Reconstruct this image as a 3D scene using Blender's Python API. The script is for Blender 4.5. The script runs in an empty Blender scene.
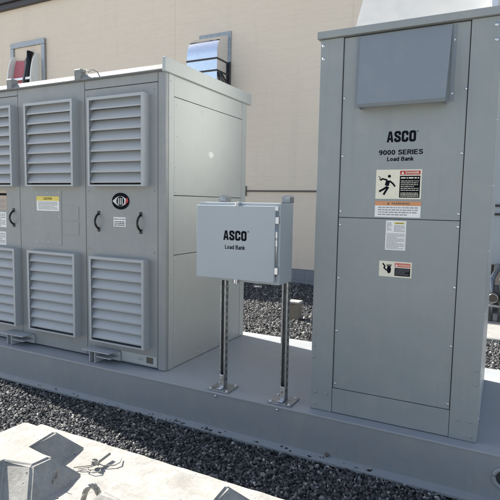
import bpy, bmesh, math, random
import numpy as np
from mathutils import Vector, Matrix
random.seed(7)
rng = np.random.default_rng(11)
S = bpy.context.scene
COL = S.collection

# ------------------------------------------------------------------ materials
def new_mat(name):
    m = bpy.data.materials.new(name); m.use_nodes = True
    nt = m.node_tree; nt.nodes.clear()
    out = nt.nodes.new('ShaderNodeOutputMaterial'); b = nt.nodes.new('ShaderNodeBsdfPrincipled')
    nt.links.new(b.outputs[0], out.inputs[0])
    return m, nt, b

def coords(nt, scale=(1, 1, 1)):
    g = nt.nodes.new('ShaderNodeNewGeometry'); mp = nt.nodes.new('ShaderNodeMapping')
    mp.inputs['Scale'].default_value = scale
    nt.links.new(g.outputs['Position'], mp.inputs[0])
    return mp.outputs[0]

def noise(nt, vec, scale, detail=4, rough=.55):
    n = nt.nodes.new('ShaderNodeTexNoise'); n.inputs['Scale'].default_value = scale
    n.inputs['Detail'].default_value = detail; n.inputs['Roughness'].default_value = rough
    nt.links.new(vec, n.inputs['Vector']); return n.outputs['Fac']

def ramp(nt, fac, stops):
    r = nt.nodes.new('ShaderNodeValToRGB'); e = r.color_ramp.elements
    while len(e) < len(stops): e.new(.5)
    for i, (p, c) in enumerate(stops):
        e[i].position = p; e[i].color = (*c, 1) if len(c) == 3 else c
    nt.links.new(fac, r.inputs[0]); return r.outputs[0]

def mix(nt, fac, a, b, mode='MIX'):
    n = nt.nodes.new('ShaderNodeMix'); n.data_type = 'RGBA'; n.blend_type = mode
    for sock, v in ((n.inputs[0], fac), (n.inputs[6], a), (n.inputs[7], b)):
        if hasattr(v, 'links') or isinstance(v, bpy.types.NodeSocket): nt.links.new(v, sock)
        elif isinstance(v, (int, float)): sock.default_value = v
        else: sock.default_value = (*v, 1)
    return n.outputs[2]

def bump(nt, b, h, strength=.2, dist=.002):
    n = nt.nodes.new('ShaderNodeBump'); n.inputs['Strength'].default_value = strength
    n.inputs['Distance'].default_value = dist
    nt.links.new(h, n.inputs['Height']); nt.links.new(n.outputs[0], b.inputs['Normal'])

def paint(name, col, rough=.42, dust=.25, spec=.5, dustcol=(.36, .35, .32), wavy=.6):
    m, nt, b = new_mat(name)
    v = coords(nt)
    big = noise(nt, v, 1.6, 3); mid = noise(nt, v, 9, 5, .65)
    streak = noise(nt, coords(nt, (26, 26, 1.3)), 1.0, 4, .6)
    c1 = mix(nt, big, tuple(x * .93 for x in col), tuple(min(1, x * 1.07) for x in col))
    d = ramp(nt, mid, [(.48, (0, 0, 0)), (.78, (dust,) * 3)])
    c2 = mix(nt, d, c1, dustcol)
    s = ramp(nt, streak, [(.55, (0, 0, 0)), (.8, (dust * .7,) * 3)])
    c3 = mix(nt, s, c2, tuple(x * .72 for x in col))
    nt.links.new(c3, b.inputs['Base Color'])
    r = ramp(nt, mid, [(.3, (rough - .05,) * 3), (.75, (rough + .14,) * 3)])
    nt.links.new(r, b.inputs['Roughness'])
    b.inputs['Specular IOR Level'].default_value = spec
    # sheet metal is never dead flat: long soft waves with fine orange peel
    w = noise(nt, v, 3.4, 2); f = noise(nt, v, 420, 2)
    add = nt.nodes.new('ShaderNodeMath'); add.operation = 'MULTIPLY_ADD'
    nt.links.new(f, add.inputs[0]); add.inputs[1].default_value = .012; nt.links.new(w, add.inputs[2])
    bump(nt, b, add.outputs[0], wavy, .006)
    return m

def metal(name, col, rough=.35, var=.12, metallic=1.0, scale=30, wavy=.5):
    m, nt, b = new_mat(name); v = coords(nt)
    vo = nt.nodes.new('ShaderNodeTexVoronoi'); vo.inputs['Scale'].default_value = scale
    nt.links.new(v, vo.inputs['Vector'])
    sep = nt.nodes.new('ShaderNodeSeparateColor'); nt.links.new(vo.outputs['Color'], sep.inputs[0])
    c = mix(nt, sep.outputs[0], tuple(x * (1 - var) for x in col), tuple(min(1, x * (1 + var)) for x in col))
    nt.links.new(c, b.inputs['Base Color']); b.inputs['Metallic'].default_value = metallic
    r = ramp(nt, noise(nt, v, 14), [(.3, (rough - .07,) * 3), (.7, (rough + .1,) * 3)])
    nt.links.new(r, b.inputs['Roughness'])
    bump(nt, b, noise(nt, v, 3.0, 2), wavy, .006)
    return m

def plain(name, col, rough=.5, metallic=0., var=.1, scale=40):
    m, nt, b = new_mat(name); v = coords(nt)
    c = mix(nt, noise(nt, v, scale), tuple(x * (1 - var) for x in col), tuple(min(1, x * (1 + var)) for x in col))
    nt.links.new(c, b.inputs['Base Color']); b.inputs['Roughness'].default_value = rough
    b.inputs['Metallic'].default_value = metallic
    return m

M = {}
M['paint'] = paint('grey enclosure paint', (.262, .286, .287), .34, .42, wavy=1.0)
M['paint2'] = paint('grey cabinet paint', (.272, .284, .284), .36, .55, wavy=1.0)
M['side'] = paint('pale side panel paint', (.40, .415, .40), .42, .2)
M['skid'] = paint('blue grey skid paint', (.245, .268, .285), .38, .45, dustcol=(.34, .31, .26))
M['box'] = paint('light grey box paint', (.365, .402, .425), .36, .10, wavy=.3)
M['louver'] = paint('louver paint', (.39, .41, .425), .38, .18)
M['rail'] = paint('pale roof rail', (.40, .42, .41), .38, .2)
M['drip'] = paint('drip edge paint', (.17, .18, .18), .5, .4)
M['shield'] = paint('shield paint with reflected sky tint', (.205, .235, .262), .36, .2)  # darker bluer colour stands in for dark sky reflected in the shield
M['deck'] = paint('blue grey deck paint', (.315, .335, .355), .40, .5, dustcol=(.36, .34, .30))
M['gap'] = plain('shadow gap', (.045, .045, .045), .9)
M['galv'] = metal('galvanised sheet', (.72, .73, .74), .46, .025, scale=60, wavy=.1)
M['weathered'] = metal('weathered zinc', (.36, .37, .365), .55, .01, .25, scale=20, wavy=.02)
M['strut'] = metal('galvanised strut', (.36, .375, .385), .46, .2, scale=90)
M['oldwire'] = plain('weathered steel wire', (.27, .26, .235), .6, .15, var=.35, scale=300)
M['chrome'] = metal('bright sheet metal', (.80, .82, .85), .14, .04)
M['zinc'] = metal('zinc bolt', (.62, .63, .65), .33, .08)
M['black'] = plain('black plastic', (.012, .012, .013), .35)
M['ink'] = plain('black ink', (.006, .007, .012), .85)
M['ink'].node_tree.nodes['Principled BSDF'].inputs['Specular IOR Level'].default_value = .1
M['white'] = plain('white vinyl', (.78, .78, .75), .45)
M['cream'] = plain('cream vinyl', (.74, .70, .56), .45)
M['red'] = plain('red vinyl', (.42, .02, .025), .45)
M['redpale'] = plain('faded red vinyl', (.60, .13, .09), .45)
M['orange'] = plain('faded orange vinyl', (.60, .27, .12), .45)
M['yellow'] = plain('yellow vinyl', (.72, .58, .12), .45)
M['tan'] = plain('tan vinyl', (.45, .36, .28), .5)
M['greyprint'] = plain('grey print', (.28, .28, .30), .6)
M['bronze'] = plain('dark bronze coping', (.045, .040, .042), .5)
M['brown'] = plain('brown metal', (.10, .085, .07), .6)
M['pinkred'] = plain('weathered red panel', (.45, .12, .14), .6, var=.35)
M['darkgreen'] = plain('dark green enamel', (.012, .028, .022), .3)
M['silver'] = plain('silver foil', (.60, .61, .59), .4)

def wall_mat():
    m, nt, b = new_mat('beige painted wall'); v = coords(nt)
    big = noise(nt, v, .55, 5, .6); fine = noise(nt, coords(nt, (1, 1, 7)), 5, 6, .7)
    c = mix(nt, big, (.72, .615, .495), (.78, .685, .565))
    c = mix(nt, ramp(nt, fine, [(.4, (0,) * 3), (.8, (.35,) * 3)]), c, (.60, .525, .43))
    st = noise(nt, coords(nt, (5, 5, .35)), 1.0, 5, .65)
    c = mix(nt, ramp(nt, st, [(.55, (0,) * 3), (.85, (.35,) * 3)]), c, (.57, .51, .43))
    # courses: thin horizontal joints, staggered uprights
    br = nt.nodes.new('ShaderNodeTexBrick')
    br.inputs['Scale'].default_value = 1.0; br.inputs['Brick Width'].default_value = 1.1
    br.inputs['Row Height'].default_value = .203; br.inputs['Mortar Size'].default_value = .006
    br.inputs['Mortar Smooth'].default_value = .6
    cx = nt.nodes.new('ShaderNodeSeparateXYZ'); nt.links.new(v, cx.inputs[0])
    cb = nt.nodes.new('ShaderNodeCombineXYZ'); nt.links.new(cx.outputs[0], cb.inputs[0]); nt.links.new(cx.outputs[2], cb.inputs[1])
    nt.links.new(cb.outputs[0], br.inputs['Vector'])
    fac = br.outputs['Fac']
    c = mix(nt, ramp(nt, fac, [(0, (0,) * 3), (1, (.12,) * 3)]), c, (.45, .39, .31))
    nt.links.new(c, b.inputs['Base Color']); b.inputs['Roughness'].default_value = .85
    inv = nt.nodes.new('ShaderNodeMath'); inv.operation = 'SUBTRACT'
    hf = nt.nodes.new('ShaderNodeMath'); hf.operation = 'MULTIPLY'; hf.inputs[1].default_value = .35; nt.links.new(fac, hf.inputs[0])
    nt.links.new(noise(nt, v, 35, 6, .7), inv.inputs[0]); nt.links.new(hf.outputs[0], inv.inputs[1])
    bump(nt, b, inv.outputs[0], .35, .006)
    return m
M['wall'] = wall_mat()

def concrete(name, a, bcol, joints=False, stain=.5):
    m, nt, b = new_mat(name); v = coords(nt)
    c = mix(nt, noise(nt, v, 2.2, 6, .65), a, bcol)
    c = mix(nt, ramp(nt, noise(nt, v, 11, 7, .75), [(.44, (0,) * 3), (.72, (stain,) * 3)]), c, tuple(x * .62 for x in a))
    c = mix(nt, ramp(nt, noise(nt, v, 75, 4, .7), [(.5, (0,) * 3), (.8, (.5,) * 3)]), c, tuple(x * .6 for x in a))
    c = mix(nt, ramp(nt, noise(nt, coords(nt, (2.2, 9, 9)), 1.3, 5, .7), [(.52, (0,) * 3), (.75, (.35,) * 3)]), c, (a[0] * .75, a[1] * .68, a[2] * .52))
    pits = nt.nodes.new('ShaderNodeTexVoronoi'); pits.inputs['Scale'].default_value = 48
    nt.links.new(v, pits.inputs['Vector'])
    pm = ramp(nt, pits.outputs['Distance'], [(.05, (1,) * 3), (.16, (0,) * 3)])
    gate = ramp(nt, noise(nt, v, 17, 3), [(.56, (0,) * 3), (.62, (1,) * 3)])
    pf = mix(nt, 1.0, pm, gate, 'MULTIPLY')
    c = mix(nt, pf, c, tuple(x * .35 for x in a))
    nt.links.new(c, b.inputs['Base Color']); b.inputs['Roughness'].default_value = .88
    h = nt.nodes.new('ShaderNodeMath'); h.operation = 'SUBTRACT'
    nt.links.new(noise(nt, v, 28, 9, .75), h.inputs[0]); nt.links.new(pf, h.inputs[1])
    bump(nt, b, h.outputs[0], .55, .006)
    return m
M['concrete'] = concrete('cast concrete', (.29, .282, .26), (.385, .376, .35), stain=.7)
M['kerb'] = concrete('pad concrete', (.30, .295, .28), (.36, .355, .34))
M['pave'] = concrete('pale bounce slab concrete', (.38, .37, .34), (.46, .45, .42), stain=.3)
M['tanblock'] = concrete('tan paver', (.20, .175, .14), (.26, .23, .19))

def base_mat():
    m, nt, b = new_mat('grey base course'); v = coords(nt)
    c = mix(nt, noise(nt, v, 4, 6), (.20, .21, .24), (.29, .30, .33))
    br = nt.nodes.new('ShaderNodeTexBrick'); br.inputs['Brick Width'].default_value = .2
    br.inputs['Row Height'].default_value = .2; br.inputs['Mortar Size'].default_value = .006
    br.inputs['Scale'].default_value = 1
    cx = nt.nodes.new('ShaderNodeSeparateXYZ'); nt.links.new(v, cx.inputs[0])
    cb = nt.nodes.new('ShaderNodeCombineXYZ'); nt.links.new(cx.outputs[0], cb.inputs[0]); nt.links.new(cx.outputs[2], cb.inputs[1])
    nt.links.new(cb.outputs[0], br.inputs['Vector'])
    c = mix(nt, br.outputs['Fac'], c, (.19, .19, .20))
    nt.links.new(c, b.inputs['Base Color']); b.inputs['Roughness'].default_value = .9
    return m
M['base'] = base_mat()

def stone_mat():
    m, nt, b = new_mat('crushed stone')
    g = nt.nodes.new('ShaderNodeNewGeometry')
    c = ramp(nt, g.outputs['Random Per Island'], [(0, (.012, .014, .017)), (.4, (.04, .042, .046)), (.7, (.09, .09, .09)), (.94, (.22, .215, .205)), (1, (.48, .46, .43))])
    v = coords(nt)
    c = mix(nt, ramp(nt, noise(nt, v, 90, 5), [(.45, (0,) * 3), (.8, (.3,) * 3)]), c, (.17, .17, .165))
    nt.links.new(c, b.inputs['Base Color']); b.inputs['Roughness'].default_value = .8
    bump(nt, b, noise(nt, v, 160, 5), .5, .002)
    return m
M['stone'] = stone_mat()

def ground_mat():
    m, nt, b = new_mat('fine gravel ground'); v = coords(nt)
    vo = nt.nodes.new('ShaderNodeTexVoronoi'); vo.inputs['Scale'].default_value = 34
    nt.links.new(v, vo.inputs['Vector'])
    sep = nt.nodes.new('ShaderNodeSeparateColor'); nt.links.new(vo.outputs['Color'], sep.inputs[0])
    c = ramp(nt, sep.outputs[0], [(0, (.10, .10, .10)), (.5, (.22, .215, .205)), (1, (.40, .39, .37))])
    nt.links.new(c, b.inputs['Base Color']); b.inputs['Roughness'].default_value = .9
    inv = nt.nodes.new('ShaderNodeMath'); inv.operation = 'MULTIPLY'; inv.inputs[1].default_value = -1
    nt.links.new(vo.outputs['Distance'], inv.inputs[0])
    bump(nt, b, inv.outputs[0], .9, .02)
    return m
M['ground'] = ground_mat()

# ------------------------------------------------------------------ mesh helpers
class MB:
    """collects shapes (world coordinates) and links them as one mesh object"""
    def __init__(self): self.bm = bmesh.new()
    def box(self, x0, x1, y0, y1, z0, z1, bev=0.0, seg=1):
        t = bmesh.new()
        bmesh.ops.create_cube(t, size=1)
        for v in t.verts:
            v.co = ((x0 + x1) / 2 + v.co.x * (x1 - x0), (y0 + y1) / 2 + v.co.y * (y1 - y0), (z0 + z1) / 2 + v.co.z * (z1 - z0))
        if bev > 0: bmesh.ops.bevel(t, geom=t.edges[:], offset=bev, segments=seg, affect='EDGES', profile=.6)
        return self._take(t)
    def _take(self, t):
        me = bpy.data.meshes.new('tmp'); t.to_mesh(me); t.free(); self.bm.from_mesh(me); bpy.data.meshes.remove(me); return self
    def poly(self, pts, extr=None):
        """convex or concave polygon, extruded by the vector extr"""
        t = bmesh.new(); vs = [t.verts.new(p) for p in pts]; f = t.faces.new(vs)
        if extr is not None:
            r = bmesh.ops.extrude_face_region(t, geom=[f])
            for v in r['geom']:
                if isinstance(v, bmesh.types.BMVert): v.co += Vector(extr)
        bmesh.ops.recalc_face_normals(t, faces=t.faces[:])
        return self._take(t)
    def tube(self, pts, r, seg=10, closed=False):
        pts = [Vector(p) for p in pts]; n = len(pts); rings = []
        up = Vector((0, 0, 1))
        for i, p in enumerate(pts):
            a = pts[i - 1] if (i > 0 or closed) else p; b = pts[(i + 1) % n] if (i < n - 1 or closed) else p
            d = (b - a).normalized(); s = d.cross(up)
            if s.length < .15: s = d.cross(Vector((1, 0, 0)))
            s.normalize(); u = s.cross(d)
            rings.append([self.bm.verts.new(p + r * (math.cos(k * 2 * math.pi / seg) * s + math.sin(k * 2 * math.pi / seg) * u)) for k in range(seg)])
        m = n if closed else n - 1
        for i in range(m):
            A, B = rings[i], rings[(i + 1) % n]
            for k in range(seg):
                f = self.bm.faces.new((A[k], A[(k + 1) % seg], B[(k + 1) % seg], B[k])); f.smooth = True
        if not closed:
            self.bm.faces.new(rings[0][::-1]); self.bm.faces.new(rings[-1])
        return self
    def dome(self, c, nrm, r, h, seg=10):
        """low rounded bolt head standing on a surface"""
        n = Vector(nrm).normalized(); a = n.orthogonal().normalized(); b = n.cross(a); c = Vector(c)
        prof = [(r, 0), (r, h * .35), (r * .8, h * .8), (r * .4, h)]
        rings = [[self.bm.verts.new(c + n * hh + rr * (math.cos(k * 2 * math.pi / seg) * a + math.sin(k * 2 * math.pi / seg) * b)) for k in range(seg)] for rr, hh in prof]
        for A, B in zip(rings, rings[1:]):
            for k in range(seg): self.bm.faces.new((A[k], A[(k + 1) % seg], B[(k + 1) % seg], B[k])).smooth = True
        self.bm.faces.new(rings[-1]); return self
    def build(self, name, mat, parent=None, recalc=False, label=None):
        if recalc: bmesh.ops.recalc_face_normals(self.bm, faces=self.bm.faces[:])
        root = parent
        while root is not None and root.parent is not None: root = root.parent
        if root is not None:
            off = -Vector(root.location)
            for v in self.bm.verts: v.co += off
        me = bpy.data.meshes.new(name); self.bm.to_mesh(me); self.bm.free()
        o = bpy.data.objects.new(name, me); COL.objects.link(o)
        me.materials.append(M[mat] if isinstance(mat, str) else mat)
        if parent is not None: o.parent = parent
        if label: o['label'] = label
        return o

def thing(name, loc, label, cat, group=None):
    o = bpy.data.objects.new(name, None); COL.objects.link(o); o.location = loc
    o['label'] = label; o['category'] = cat
    if group: o['group'] = group
    o.empty_display_size = .2
    return o
def tag(o, label, cat, group=None, kind=None):
    o['label'] = label; o['category'] = cat
    if group: o['group'] = group
    if kind: o['kind'] = kind
    return o

def bx(name, mat, parent, *a, bev=.002, label=None, seg=1):
    return MB().box(*a, bev=bev, seg=seg).build(name, mat, parent, label=label)

# --- flat lettering standing on a plane facing -Y; (x, z) -> (x, y, z)
def ribbon(mb, pts, w, f, closed=False, y=0, th=.0008):
    """mitred stroke along pts; f maps (u, v) to (x, z)"""
    P = [Vector((a, b)) for a, b in pts]; n = len(P); L = []; R = []
    for i in range(n):
        a = P[i - 1] if (i > 0 or closed) else None; b = P[(i + 1) % n] if (i < n - 1 or closed) else None
        d1 = (P[i] - a).normalized() if a is not None else None; d2 = (b - P[i]).normalized() if b is not None else None
        if d1 is None: d1 = d2
        if d2 is None: d2 = d1
        t = (d1 + d2).normalized(); nn = Vector((-t.y, t.x)); n1 = Vector((-d1.y, d1.x))
        k = w / 2 / max(.4, nn.dot(n1)); L.append(P[i] + nn * k); R.append(P[i] - nn * k)
    V = lambda q: mb.bm.verts.new((f(q)[0], y - th, f(q)[1]))
    l = [V(q) for q in L]; r = [V(q) for q in R]
    for i in range(n if closed else n - 1):
        j = (i + 1) % n; mb.bm.faces.new((r[i], r[j], l[j], l[i]))
GL = {'S': [(.50, .64), (.50, .82), (.42, .90), (.18, .90), (.10, .82), (.10, .66), (.18, .56), (.42, .44), (.50, .34), (.50, .18), (.42, .10), (.18, .10), (.10, .18), (.10, .36)],
      'C': [(.50, .60), (.50, .82), (.42, .90), (.18, .90), (.10, .82), (.10, .18), (.18, .10), (.42, .10), (.50, .18), (.50, .40)],
      'O': [(.50, .82), (.42, .90), (.18, .90), (.10, .82), (.10, .18), (.18, .10), (.42, .10), (.50, .18)]}
def heavy_word(word, x0, x1, z0, z1, y, parent):
    mb = MB(); adv = .70; tot = adv * (len(word) - 1) + .60; sx = (x1 - x0) / tot; sz = z1 - z0
    for i, ch in enumerate(word):
        f = lambda q, i=i: (x0 + (i * adv + q[0]) * sx, z0 + q[1] * sz)
        if ch == 'A':
            for pl in ([(-.02, 0), (.19, 0), (.30, .80), (.30, 1), (.17, 1)], [(.62, 0), (.43, 1), (.30, 1), (.30, .80), (.41, 0)],
                       [(.217, .20), (.383, .20), (.355, .40), (.245, .40)]):
                mb.bm.faces.new([mb.bm.verts.new((f(q)[0], y - .0008, f(q)[1])) for q in pl])
        else: ribbon(mb, GL[ch], .225, f, closed=(ch == 'O'), y=y)
    return mb.build('lettering', 'ink', parent)
o_ = [(.29, .655), (.14, .58), (.085, .37), (.14, .16), (.29, .085), (.44, .16), (.495, .37), (.44, .58), 'c']
BG = {'9': (.68, [[(.31, .915), (.14, .87), (.085, .70), (.14, .53), (.30, .47), (.46, .53), (.52, .70), (.46, .87), 'c'], [(.52, .70), (.50, .35), (.42, .15), (.28, .085), (.11, .14)]]),
      '0': (.68, [[(.30, .915), (.14, .82), (.085, .5), (.14, .18), (.30, .085), (.46, .18), (.515, .5), (.46, .82), 'c']]),
      'S': (.75, [[(.58, .72), (.50, .87), (.34, .915), (.17, .87), (.11, .74), (.17, .60), (.34, .52), (.52, .44), (.58, .28), (.51, .13), (.34, .085), (.15, .13), (.085, .29)]]),
      'E': (.71, [[(.085, 0), (.085, 1)], [(.17, .915), (.58, .915)], [(.17, .5), (.54, .5)], [(.17, .085), (.60, .085)]]),
      'R': (.75, [[(.085, 0), (.085, 1)], [(.17, .915), (.42, .915), (.54, .85), (.57, .72), (.54, .58), (.42, .51), (.17, .51)], [(.36, .47), (.58, 0)]]),
      'I': (.29, [[(.085, 0), (.085, 1)]]), 'L': (.62, [[(.085, 0), (.085, 1)], [(.17, .085), (.55, .085)]]),
      'o': (.65, [o_]), 'd': (.67, [o_, [(.49, 0), (.49, 1)]]),
      'a': (.62, [[(.10, .55), (.17, .63), (.29, .655), (.42, .62), (.46, .50), (.46, 0)], [(.46, .40), (.24, .36), (.12, .27), (.11, .17), (.20, .085), (.34, .10), (.46, .22)]]),
      'B': (.72, [[(.085, 0), (.085, 1)], [(.17, .915), (.40, .915), (.51, .84), (.51, .66), (.40, .55), (.17, .53)], [(.40, .53), (.53, .46), (.56, .30), (.53, .15), (.40, .085), (.17, .085)]]),
      'n': (.63, [[(.085, 0), (.085, .74)], [(.085, .46), (.15, .61), (.29, .655), (.42, .60), (.46, .46), (.46, 0)]]),
      'k': (.58, [[(.085, 0), (.085, 1)], [(.12, .28), (.44, .72)], [(.24, .42), (.48, 0)]]), ' ': (.36, [])}
def sans_word(word, x0, x1, z0, z1, y, parent, w=.17):
    """sans serif lettering drawn with even strokes"""
    mb = MB(); tot = sum(BG[c][0] for c in word) - .07; sx = (x1 - x0) / tot; sz = z1 - z0; at = 0; lay = 0
    for ch in word:
        for st_ in BG[ch][1]:
            cl = st_[-1] == 'c'; pts = st_[:-1] if cl else st_; lay += 1
            ribbon(mb, pts, w, lambda q, at=at: (x0 + (at + q[0]) * sx, z0 + q[1] * sz), closed=cl, y=y - (lay % 3) * .00012)
        at += BG[ch][0]
    return mb.build('lettering', 'ink', parent)
def text(body, x0, x1, z0, z1, y, parent, mat='ink', bold=.0, name='lettering', axis='y'):
    cu = bpy.data.curves.new('txt', 'FONT'); cu.body = body; cu.size = 1; cu.offset = bold; cu.resolution_u = 3
    o = bpy.data.objects.new('txt', cu); COL.objects.link(o)
    me = bpy.data.meshes.new_from_object(o.evaluated_get(bpy.context.evaluated_depsgraph_get()))
    bpy.data.objects.remove(o); bpy.data.curves.remove(cu)
    mb = MB(); mb.bm.from_mesh(me); bpy.data.meshes.remove(me)
    xs = [v.co.x for v in mb.bm.verts]; ys = [v.co.y for v in mb.bm.verts]
    a, b, c, d = min(xs), max(xs), min(ys), max(ys)
    for v in mb.bm.verts:
        u = x0 + (v.co.x - a) / (b - a) * (x1 - x0); w = z0 + (v.co.y - c) / (d - c) * (z1 - z0)
        v.co = (u, y - .0008, w)
    return mb.build(name, mat, parent)
def greek(x0, x1, z0, z1, rows, y, parent, mat='greyprint', name='fine_print', fill=.45):
    """print too small to read: broken rows of short dashes"""
    rows = max(1, round(rows * 1.4)); mb = MB(); h = (z1 - z0) / rows
    for r in range(rows):
        zc = z1 - (r + .5) * h; x = x0; end = x1 if r % 4 != 3 else x0 + (x1 - x0) * random.uniform(.55, .85)
        while x < end - h * .3:
            w = min(random.uniform(.4, 1.9) * h, end - x); t = h * fill / 2
            mb.bm.faces.new([mb.bm.verts.new((p, y - .0008, q)) for p, q in ((x, zc - t), (x + w, zc - t), (x + w, zc + t), (x, zc + t))])
            x += w + h * .3
    return mb.build(name, mat, parent)
def plate(name, mat, parent, x0, x1, z0, z1, y, th=.0012, label=None):
    return bx(name, mat, parent, x0, x1, y - th, y, z0, z1, bev=.0, label=label)
def flat(name, mat, parent, pts, y):
    mb = MB(); mb.bm.faces.new([mb.bm.verts.new((a, y, b)) for a, b in pts]); return mb.build(name, mat, parent)

# ================================================================== SETTING
GZ = -.305
g = MB(); g.bm.faces.new([g.bm.verts.new(p) for p in ((-120, -120, GZ), (120, -120, GZ), (120, 120, GZ), (-120, 120, GZ))])
go = g.build('ground', 'ground'); go['kind'] = 'structure'
pv = MB().box(-60, 60, -60, -2.2, GZ - .1, GZ + .03).build('bounce_slab', 'pave'); pv['kind'] = 'structure'  # unseen pale paving added around and behind the camera to bounce light forward

# loose crushed stone: one mesh of many small angular stones
def make_gravel():
    phi = (1 + 5 ** .5) / 2
    ico = np.array([(-1, phi, 0), (1, phi, 0), (-1, -phi, 0), (1, -phi, 0), (0, -1, phi), (0, 1, phi), (0, -1, -phi), (0, 1, -phi), (phi, 0, -1), (phi, 0, 1), (-phi, 0, -1), (-phi, 0, 1)], float)
    ico /= np.linalg.norm(ico[0])
    F = np.array([(0, 11, 5), (0, 5, 1), (0, 1, 7), (0, 7, 10), (0, 10, 11), (1, 5, 9), (5, 11, 4), (11, 10, 2), (10, 7, 6), (7, 1, 8), (3, 9, 4), (3, 4, 2), (3, 2, 6), (3, 6, 8), (3, 8, 9), (4, 9, 5), (2, 4, 11), (6, 2, 10), (8, 6, 7), (9, 8, 1)])
    P = []; R = []
    def region(x0, x1, y0, y1, dens, r0, r1, keep):
        n = int((x1 - x0) * (y1 - y0) * dens)
        x = rng.uniform(x0, x1, n); y = rng.uniform(y0, y1, n); k = keep(x, y)
        x, y = x[k], y[k]; r = r0 + (r1 - r0) * rng.beta(1.5, 3.0, len(x))
        z = GZ + .016 + r * .35 + .007 * (np.sin(x * 3.1 + y * 1.7) + np.sin(y * 4.3 - x * 2.2)) + rng.uniform(0, .014, len(x))
        P.append(np.stack([x, y, z], 1)); R.append(r)
    region(-4.2, 1.0, -1.45, .0, 6500, .006, .0195, lambda x, y: y > -1.40)
    region(-3.6, -.76, -2.2, -1.40, 3000, .006, .0195, lambda x, y: x < -.76)
    region(-3.6, .3, 1.52, 6.25, 2000, .011, .030, lambda x, y: (x > -1.7 - (y - 1.5) * .62) & (x < -.15 - (y - 1.5) * .36))
    region(.85, 1.35, 1.52, 3.55, 1500, .012, .030, lambda x, y: x > 0)
    P = np.concatenate(P); R = np.concatenate(R); n = len(P)
    q = rng.normal(size=(n, 4)); q /= np.linalg.norm(q, axis=1)[:, None]
    w, x, y, z = q.T
    rot = np.stack([1 - 2 * (y * y + z * z), 2 * (x * y - z * w), 2 * (x * z + y * w), 2 * (x * y + z * w), 1 - 2 * (x * x + z * z), 2 * (y * z - x * w), 2 * (x * z - y * w), 2 * (y * z + x * w), 1 - 2 * (x * x + y * y)], 1).reshape(n, 3, 3)
    sc = np.stack([rng.uniform(.9, 1.3, n), rng.uniform(.65, 1.0, n), rng.uniform(.45, .8, n)], 1)
    V = ico[None] * rng.uniform(.62, 1.25, (n, 12, 1)) * sc[:, None, :]
    V = np.einsum('nij,nkj->nki', rot, V) * R[:, None, None] + P[:, None, :]
    V = V.reshape(-1, 3); FF = (F[None] + (np.arange(n) * 12)[:, None, None]).reshape(-1)
    me = bpy.data.meshes.new('gravel'); nf = n * 20
    me.vertices.add(len(V)); me.vertices.foreach_set('co', V.astype(np.float32).ravel())
    me.loops.add(nf * 3); me.loops.foreach_set('vertex_index', FF.astype(np.int32))
    me.polygons.add(nf); me.polygons.foreach_set('loop_start', np.arange(nf, dtype=np.int32) * 3)
    me.update(calc_edges=True); me.validate(); me.shade_flat()
    o = bpy.data.objects.new('gravel', me); COL.objects.link(o); me.materials.append(M['stone'])
    return tag(o, 'loose grey crushed stone around the steel skid', 'gravel', kind='stuff')
make_gravel()

# ================================================================== BUILDING
WY = 6.284
bld = thing('building', (-4, WY, GZ), 'beige masonry building wall with dark coping and grey base course', 'building')
MB().box(-26, 9, WY, WY + 7, .016, 6.9).build('wall', 'wall', bld)
MB().box(-26, 9, WY - .012, WY + 6.9, GZ - .1, .012).build('base_course', 'base', bld)
# stepped dark metal coping overhanging the wall
MB().box(-26.2, 9.2, WY - .10, WY - .002, 6.19, 6.33, bev=.01).box(-26.2, 9.2, WY - .16, WY - .002, 6.335, 6.52, bev=.01) \
    .box(-26.2, 9.2, WY - .12, WY - .002, 6.525, 6.88, bev=.01).box(-26.2, 9.2, WY - .18, WY + 7, 6.905, 6.96, bev=.01).build('coping', 'bronze', bld)
MB().box(-3.74, 9, WY - .022, WY - .002, 1.525, 1.555).box(-3.76, -3.72, WY - .03, WY - .002, 1.44, 1.64).build('trim_strip', 'brown', bld)
for X in (-5.53, -1.62, 2.3): bx('panel_joint', 'wall', bld, X - .006, X + .006, WY - .003, WY - .0005, 1.6, 6.18, bev=0)

# elbow duct of bright sheet metal coming out of the wall and turning down
du = thing('vent_duct', (-4.4, WY, 3.0), 'shiny sheet metal elbow duct turning down on the beige wall', 'duct')
X0, X1 = -4.87, -4.16; R_ = .42
out = [(WY - .02, 4.64)] + [(WY - .08 - R_ * math.sin(math.radians(6 * k)), 4.22 + R_ * math.cos(math.radians(6 * k))) for k in range(16)]
out2 = out + [(WY - .50, 3.1), (WY - .12, 3.1), (WY - .12, 3.9), (WY - .02, 3.95)]
mb = MB(); mb.poly([(X0, y, z) for y, z in out2], (X1 - X0, 0, 0)); duct = mb.build('duct_body', 'chrome', du)
for zz in (4.11, 3.88):
    MB().box(X0 - .008, X1 + .008, WY - .512, WY - .11, zz - .016, zz + .016).build('clamp_band', 'bronze', du)
MB().box(X0 - .02, X1 + .035, WY - .022, WY - .002, 3.15, 4.76).build('wall_flange', 'strut', du)
for a, b in (((X1 + .03, WY - .46, 3.86), (X1 + .03, WY - .05, 3.36)), ((X1 + .03, WY - .40, 3.86), (X1 + .03, WY - .05, 3.62)), ((X1 + .03, WY - .05, 4.14), (X1 + .03, WY - .05, 3.25))):
    MB().tube([a, b], .022, 6).build('brace', 'bronze', du)

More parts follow.
